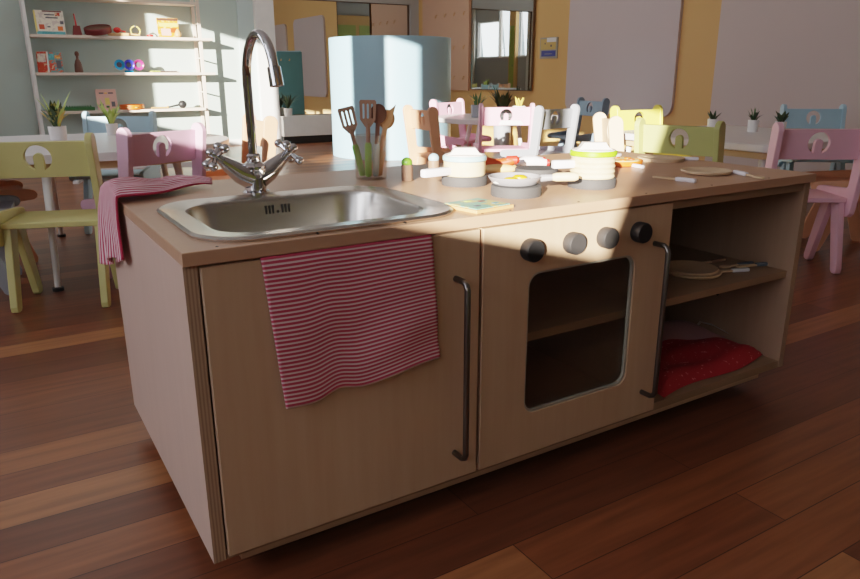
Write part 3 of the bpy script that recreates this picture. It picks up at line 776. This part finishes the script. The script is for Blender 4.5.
# ------------------------------------------------------------------ tables
def table(x, y, rz, outline, h, legs, label, apron=True, th=.032):
    t = thing('low_table', label, 'table', (x, y, 0), rz)
    MB().prism(outline, 'z', h-th, h, bev=.004).build('tabletop', M['table'], t)
    if apron:
        sx = sum(p[0] for p in outline)/len(outline); sy = sum(p[1] for p in outline)/len(outline)
        MB().prism([(sx+(p[0]-sx)*.94, sy+(p[1]-sy)*.94) for p in outline], 'z', h-th-.03, h-th-.0005).build('apron', M['apron'], t)
    for (tx, ty, bx, by) in legs:
        MB().tube([(bx, by, .012), (tx, ty, h-th-.001)], [.011, .017], 14).build('leg', M['white'], t, smooth=True)
        MB().lathe([(.02, 0), (.02, .012)], 14, c=(bx, by, 0)).build('leg_foot', M['black'], t)
T1 = rrect(-.55, .55, -.53, .53, .06, 6)
T1 = [(-.55, -.53), (.2, -.53)] + arc(.2, 0, .53, -90, 90, 24) + [(-.55, .53)]
table(.06, 2.53, R(-6), T1, .5, [(-.03, -.42, -.045, -.575), (-.05, .40, -.045, .47), (.45, -.32, .5, -.4), (.45, .3, .5, .38)], 'white table with rounded end behind the yellow and lilac chairs', apron=True)
T4 = rrect(-.45, .5, -.45, .5, .05, 6)
table(3.02, 1.28, R(0), T4, .49, [(-.36, -.36, -.4, -.4), (.4, -.36, .45, -.4), (-.36, .4, -.4, .45), (.4, .4, .45, .45)], 'white square table carrying three small potted plants at right')
table(2.98, 3.22, 0, circle(0, 0, .46, 40), .49, [(.25*math.cos(a), .25*math.sin(a), .36*math.cos(a), .36*math.sin(a)) for a in (R(20), R(110), R(200), R(290))], 'round white table with splayed legs amid pink and grey chairs', apron=False)

lb_ = thing('low_bench', 'low white bench frame on the floor below the bookshelf', 'bench', (.85, 5.0, 0), R(-18))
MB().box(-.5, .5, -.2, .2, .10, .14, bev=.003).build('bench_top', M['white'], lb_)
for s in (-1, 1): MB().box(s*.47-.02, s*.47+.02, -.19, .19, 0, .0995).build('bench_end', M['white'], lb_)

# ------------------------------------------------------------------ plants
def blade(m, base, d, L, w, bend, n=6):
    """one tapered curved leaf: d = horizontal heading, bend = how far it falls outward"""
    dv = Vector((math.cos(d), math.sin(d), 0)); sv = Vector((-dv.y, dv.x, 0)); base = Vector(base)
    L_, R_ = [], []
    for i in range(n+1):
        t = i/n
        p = base + dv*(bend*L*t**1.4) + Vector((0, 0, 1))*(L*t*math.sqrt(max(.05, 1-bend*bend*t)))
        ww = w*math.sin(math.pi*min(1, .12+.88*t))**.8*(1 if t < 1 else 0)+.0004
        L_.append(m.bm.verts.new(p - sv*ww)); R_.append(m.bm.verts.new(p + sv*ww))
    for i in range(n): m.bm.faces.new((L_[i], R_[i], R_[i+1], L_[i+1]))
def plant(x, y, z, r, h, leaves, label, potm='white_gloss', name='potted_plant', taper=.88, stem=False):
    t = thing(name, label, 'plant', (x, y, z))
    MB().lathe([(r*taper, 0), (r*taper+.001, .002), (r, h), (r*.9, h), (r*.88, h-.008), (.001, h-.008)], 32).build('pot', M[potm], t, smooth=True)
    MB().lathe([(r*.88, h-.0078), (r*.8, h-.005), (.001, h-.004)], 20).build('soil', M['soil'], t)
    for (mat, num, L, w, bmin, bmax, sp) in leaves:
        m = MB()
        for k in range(num):
            a = k*2.4 + random.random()*.6; q = random.random()
            rad = sp*math.sqrt(random.random())*r
            blade(m, (rad*math.cos(a), rad*math.sin(a), h-.004), a, L*(.65+.45*random.random()), w, bmin+(bmax-bmin)*q)
        m.build('leaves', M[mat], t, norm=False)
    return t
plant(.085, 2.60, .5, .037, .066, [('leaf_var', 13, .115, .014, .1, .6, .4), ('leaf_yellow', 3, .10, .010, .5, .8, .4), ('leaf_lime', 5, .155, .009, .25, .6, .4)], 'variegated plant in a grey white pot on the left table')
plant(.345, 2.86, .5, .028, .055, [('leaf_lime', 18, .115, .009, .2, .85, .5)], 'lime leaved plant in a small pale pot behind the lilac chair')
plant(3.20, 1.60, .49, .027, .052, [('leaf_dark', 14, .05, .006, .4, .95, .6)], 'small rosette plant in a white pot, left of three on right table')
plant(3.18, 1.34, .49, .027, .06, [('leaf_dark', 12, .06, .005, .3, .9, .5), ('leaf', 5, .075, .003, .1, .4, .3)], 'spiky small plant in a white pot, middle of three on right table')
plant(3.23, 1.22, .49, .027, .056, [('leaf_dark', 12, .06, .010, .2, .8, .5)], 'bushy small plant in a white pot, right of three on right table')
plant(2.78, 3.22, .49, .045, .085, [('leaf', 14, .10, .008, .2, .8, .7), ('leaf_yellow', 6, .11, .006, .3, .8, .6)], 'green and gold leaved plant in grey planter on the round table', 'slate')
plant(2.96, 2.98, .49, .045, .08, [('leaf_yellow', 10, .08, .006, .2, .8, .6)], 'golden sprigs in a white pot behind the pale pink chair')
plant(2.90, 7.20, .317, .05, .09, [('leaf_dark', 20, .22, .009, .2, .8, .3)], 'dark spiky plant in a white pot on the ledge by the mirror', 'white')
plant(4.6, 5.3, .0, .1, .42, [('leaf_dark', 26, .24, .02, .2, .7, .5)], 'dark leafy plant in a tall planter below the tall mirror', 'slate')

# ------------------------------------------------------------------ curved partition
pt = thing('curved_partition', 'pale blue curved play partition standing behind the utensil cup', 'partition', (3.36, 5.525, 0))
outer = arc(0, 0, .60, 120, 345, 40); inner = arc(0, 0, .575, 345, 120, 40)
MB().prism(outer + inner, 'z', 0, 1.12, bev=.003).build('curved_wall', M['partition'], pt, smooth=True)
MB().box(-.40, .30, .55, .575, 0, 1.08, bev=.003).build('rear_panel', M['teal'], pt)
for k in range(4):
    MB().tube([(-.25+.12*k, .576, .97), (-.25+.12*k, .60, .965), (-.25+.12*k, .605, .99)], .006, 6).build('hook', M['toy_wood'], pt)

# ------------------------------------------------------------------ bookshelf
bs_ = thing('open_bookshelf', 'tall whitewashed open bookshelf with slim uprights against the green wall', 'bookshelf', (1.125, 7.12, 0))
for x_ in (-.807, .810):
    for y_ in (0, .20):
        MB().box(x_-.016, x_+.016, y_-.016, y_+.016, 0, 1.72, bev=.002).build('upright', M['white' if x_ < 0 else 'shelf'], bs_)  # left uprights whiter: sunlight on them put into the colour
for z_ in (.416, .783, 1.132, 1.482):
    MB().box(-.79, .93 if z_ in (.783, 1.132) else .793, -.05, .205, z_, z_+.026, bev=.002).build('shelf_board', M['shelf'], bs_)
for z_ in (.6, .95, 1.3):
    MB().box(.803, .817, .017, .183, z_, z_+.012).build('side_rung', M['shelf'], bs_)
SZ = {1: 1.1585, 2: .8095, 3: .4425}
SY = 7.16
SX = .02
def book(x, s, w, h, th, rz, tilt, cov, label, art):
    t = thing('picture_book', label, 'book', (x+SX, SY, SZ[s]), R(rz)); t.rotation_euler = (R(-tilt), 0, R(rz))
    MB().box(-w/2, w/2, 0, th, 0, h, bev=.001).build('cover', M[cov], t)
    MB().box(-w/2+.003, w/2+.0006, .002, th-.002, .003, h+.0006).build('pages', M['white'], t)
    for (x0, x1, z0, z1, c) in art:
        MB().box(-w/2+w*x0, -w/2+w*x1, -.0012, -.0002, h*z0, h*z1).build('cover_art', M[c], t)
    return t
book(.51, 1, .26, .225, .016, 6, 8, 'cover_white', 'wide pale picture book with orange animals on the second shelf from top',
     [(.02, .98, .02, .14, 'cover_teal'), (.3, .95, .94, .99, 'maroon'), (.35, .7, .8, .85, 'ink'), (.38, .8, .68, .73, 'ink'), (.72, .88, .78, .92, 'cover_red'), (.12, .3, .22, .42, 'sausage'), (.74, .92, .18, .36, 'orange_dish'), (.85, .97, .45, .58, 'ink'), (.4, .5, .3, .36, 'ink'), (0, .06, .1, .98, 'cover_yellow')])
book(.385, 2, .10, .195, .03, -35, 4, 'cover_red', 'red spined picture book on the third shelf', [(.1, .9, .5, .9, 'cover_white'), (.2, .7, .1, .4, 'sausage')])
book(.50, 2, .14, .19, .02, 4, 6, 'cover_multi', 'teal and orange patterned picture book beside the red spined book', [(.1, .5, .62, .92, 'cover_teal'), (.15, .45, .1, .45, 'cover_red'), (.6, .9, .2, .6, 'ink'), (.55, .9, .7, .85, 'cover_orange')])
book(1.61, 1, .215, .195, .014, 3, 8, 'cover_orange', 'orange picture book at the right end of the second shelf from top', [(.02, .98, .86, .98, 'brown'), (.1, .95, .55, .75, 'cover_yellow'), (.15, .6, .1, .45, 'cover_pink'), (.6, .9, .25, .5, 'sausage')])
book(.93, 3, .195, .205, .012, 5, 8, 'cover_pink', 'pink picture book with small animals on the lowest shelf',
     [(.15, .38, .78, .85, 'ink'), (.42, .55, .78, .85, 'cover_orange'), (.6, .85, .78, .85, 'ink'), (.4, .62, .25, .58, 'cover_yellow'), (.12, .3, .12, .3, 'ink'), (.7, .88, .15, .4, 'ink'), (.42, .58, .1, .2, 'leaf')])

def put(name, mb, mat, x, s, label, cat, rz=0, dy=0):
    o = mb.build(name, M[mat], smooth=True); o.location = (x+SX, SY+dy, SZ[s]); o.rotation_euler = (0, 0, R(rz)); return tag(o, label, cat)
t = thing('hand_bell', 'maroon hand bell with a thin handle on second shelf', 'bell', (.755, SY, SZ[1]))
MB().prism([(-.042, 0), (.042, 0), (.03, .09), (-.026, .09)], 'y', -.03, .03, bev=.003).build('bell_body', M['maroon'], t)
MB().tube([(0, 0, .09), (-.004, 0, .15), (-.008, 0, .2)], [.009, .006, .005], 8).build('bell_handle', M['red'], t, smooth=True)
t = thing('hand_drum', 'dark maroon frame drum leaning beside the hand bell', 'drum', (.95, SY, SZ[1]+.031)); t.rotation_euler = (R(14), R(-8), 0)
MB().lathe([(.125, 0), (.127, .004), (.127, .05), (.122, .055), (.118, .05), (.118, .004)], 36, cap=False).build('drum_frame', M['maroon'], t, smooth=True)
MB().lathe([(.122, .0455), (.001, .046)], 36, cap=False).build('drum_skin', M['brown'], t)
t = thing('wooden_clapper', 'flat wooden clapper on the second shelf under the red maraca', 'instrument', (1.13, SY-.04, SZ[1]), R(-12))
MB().box(-.1, .1, -.04, .04, 0, .03, bev=.008).build('clapper_block', M['toy_wood'], t)
MB().tube([(.08, 0, .022), (.2, -.03, .012)], .008, 8).build('clapper_stick', M['toy_wood'], t, smooth=True)
t = thing('maraca', 'bright red maraca on top of the wooden clapper', 'maraca', (1.12, SY-.04, SZ[1]+.031))
MB().ball((0, 0, .027), .027, (1.35, 1, 1), 18).build('maraca_head', M['red'], t, smooth=True)
MB().tube([(.03, 0, .022), (.075, -.01, .012)], .006, 8).build('maraca_stick', M['red'], t, smooth=True)
t = thing('rattle', 'small yellow and black ring rattle on the second shelf', 'rattle', (1.30, SY, SZ[1]+.0055))
MB().tube([(.045*math.cos(a), 0, .05+.045*math.sin(a)) for a in [2*math.pi*k/20 for k in range(21)]], .006, 8).build('ring', M['cover_yellow'], t, smooth=True)
for k in range(5): MB().ball((.045*math.cos(k*1.26+.3), 0, .05+.045*math.sin(k*1.26+.3)), .010, seg=10).build('bead', M['ink' if k % 2 else 'leaf_yellow'], t, smooth=True)
put('castanet', MB().lathe([(.02, 0), (.033, .008), (.03, .022), (.001, .028)], 18), 'red', 1.42, 1, 'small red castanet on the second shelf left of the orange book', 'castanet')
put('wooden_egg', MB().lathe([(.02, 0), (.035, .016), (.036, .035), (.022, .065), (.010, .082), (.001, .086)], 20), 'toy_wood', 1.69, 1, 'pear shaped wooden shaker before the orange book', 'shaker', 0, -.045)
put('guiro', MB().lathe([(.036, 0), (.040, .01), (.036, .07), (.026, .105), (.013, .13), (.013, .155), (.02, .165), (.02, .185), (.01, .20), (.001, .2)], 20), 'brown', .705, 2, 'dark brown bottle shaped guiro standing on the third shelf', 'instrument')
t = thing('bell_stand', 'row of three coloured bells in cyan, indigo and magenta on the third shelf', 'bells', (1.195, SY, SZ[2]))
MB().box(-.04, .04, -.02, .03, 0, .02, bev=.004).build('stand_foot', M['cyan'], t)
MB().box(-.14, .14, .012, .026, .05, .062).tube([(0, .02, .018), (0, .02, .055)], .008, 8).build('stand_bar', M['toy_wood'], t)
for i, c in enumerate(('cyan', 'indigo', 'magenta')):
    MB().lathe([(.026, .022), (.040, .004), (.052, 0), (.048, .012), (.034, .035), (.018, .048), (.001, .05)], 24, mx=Matrix.Translation(((i-1)*.092, -.04, .075)) @ Matrix.Rotation(R(-90), 4, 'X')).build('bell', M[c], t, smooth=True)
    MB().lathe([(.026, .0215), (.001, .0213)], 20, mx=Matrix.Translation(((i-1)*.092, -.04, .075)) @ Matrix.Rotation(R(-90), 4, 'X')).build('bell_hollow', M['ink'], t)
t = thing('wooden_bar_chimes', 'flat strip of small chime bars on the third shelf right', 'instrument', (1.52, SY-.03, SZ[2]))
MB().box(-.13, .16, -.01, .01, 0, .008).build('chime_rail', M['toy_wood'], t)
for k in range(8): MB().box(-.12+k*.034, -.10+k*.034, -.04, .04, .0085, .016, bev=.002).build('chime_bar', M['leaf_lime' if k < 3 else 'ink'], t)
t = thing('crocodile_guiro', 'long green wooden crocodile on the lowest shelf', 'toy animal', (.63, SY-.02, SZ[3]))
m = MB().box(-.19, .19, -.028, .028, 0, .035, bev=.008)
for k in range(14): m.prism([(-.17+k*.024, .033), (-.148+k*.024, .033), (-.16+k*.024, .056)], 'y', -.012, .012)
m.build('crocodile_body', M['croc'], t)
MB().box(-.185, .185, -.031, -.027, .004, .014).build('belly_stripe', M['leaf'], t)
t = thing('tambourine', 'orange tambourine lying on the lowest shelf', 'tambourine', (1.18, SY, SZ[3]))
MB().lathe([(.115, 0), (.12, .003), (.12, .045), (.115, .048), (.11, .045), (.11, .003)], 32, cap=False).build('tambourine_rim', M['orange_dish'], t, smooth=True)
for k in range(8):
    a = k*math.pi/4+.2; MB().lathe([(.016, 0), (.016, .006)], 12, c=(.115*math.cos(a), .115*math.sin(a), .02)).build('jingle', M['sign_sand'], t)
t = thing('rhythm_stick', 'short light wooden rhythm stick on the lowest shelf', 'instrument', (1.45, SY-.03, SZ[3]), R(12))
MB().tube([(-.09, 0, .01), (.09, 0, .01)], .0095, 10).build('stick', M['toy_wood'], t, smooth=True)
MB().ball((.09, 0, .014), .014, seg=10).build('stick_tip', M['toy_wood'], t, smooth=True)
t = thing('maraca', 'black maraca lying at the right of the lowest shelf', 'maraca', (1.66, SY-.02, SZ[3]))
MB().ball((.03, 0, .04), .04, (1.1, 1, 1), 18).build('maraca_head', M['black'], t, smooth=True)
MB().tube([(-.005, 0, .036), (-.12, 0, .012)], [.011, .009], 10).build('maraca_stick', M['black'], t, smooth=True)

# ------------------------------------------------------------------ light
def lamp(name, kind, loc, energy, col, direction=None, **k):
    l = bpy.data.lights.new(name, kind); l.energy = energy; l.color = col
    for a, b in k.items(): setattr(l, a, b)
    o = bpy.data.objects.new(name, l); COL.objects.link(o); o.location = loc
    if direction: o.rotation_euler = Vector(direction).to_track_quat('-Z', 'Y').to_euler()
    return o
lamp('low_sun', 'SUN', (-6, -5, 3), 30, (1, .87, .75), (.75, .66, -.2), angle=R(.45))
for a, b, SILL, HEAD in wins:
    o = lamp('window_skylight', 'AREA', (XL-.14, (a+b)/2, (SILL+HEAD)/2), (5.5 if b < -1 else 13.5)*(b-a), (.95, .90, 1), (1, 0, -.12), shape='RECTANGLE', size=b-a, size_y=HEAD-SILL)
lamp('ceiling_fill', 'AREA', (1.6, 5.2, ZC-.03), 28, (1, .96, .9), (0, 0, -1), shape='RECTANGLE', size=4.5, size_y=3.6)  # added fill lamp without a real fixture, brightens the far walls

w = bpy.data.worlds.new('World'); scene.world = w; w.use_nodes = True
bg = w.node_tree.nodes['Background']
bg.inputs['Color'].default_value = (.78, .88, 1, 1); bg.inputs['Strength'].default_value = 1.2

# ------------------------------------------------------------------ camera
cam = bpy.data.cameras.new('camera'); co = bpy.data.objects.new('camera', cam); COL.objects.link(co)
yaw, pitch, roll = .5543420645, .2935645003, -.0030187
co.location = (-.2027, -.9617, .7759)
f = Vector((math.sin(yaw)*math.cos(pitch), math.cos(yaw)*math.cos(pitch), -math.sin(pitch)))
r = f.cross(Vector((0, 0, 1))).normalized(); u = r.cross(f)
r2 = r*math.cos(roll) + u*math.sin(roll); u2 = u*math.cos(roll) - r*math.sin(roll)
co.rotation_euler = Matrix((r2, u2, -f)).transposed().to_euler()
cam.sensor_fit = 'HORIZONTAL'; cam.sensor_width = 36; cam.lens = 709.63/860*36
cam.clip_start = .02
scene.camera = co
scene.view_settings.view_transform = 'Filmic'
scene.view_settings.look = 'None'
scene.view_settings.exposure = .36
scene.cycles.use_denoising = True
scene.cycles.max_bounces = 10
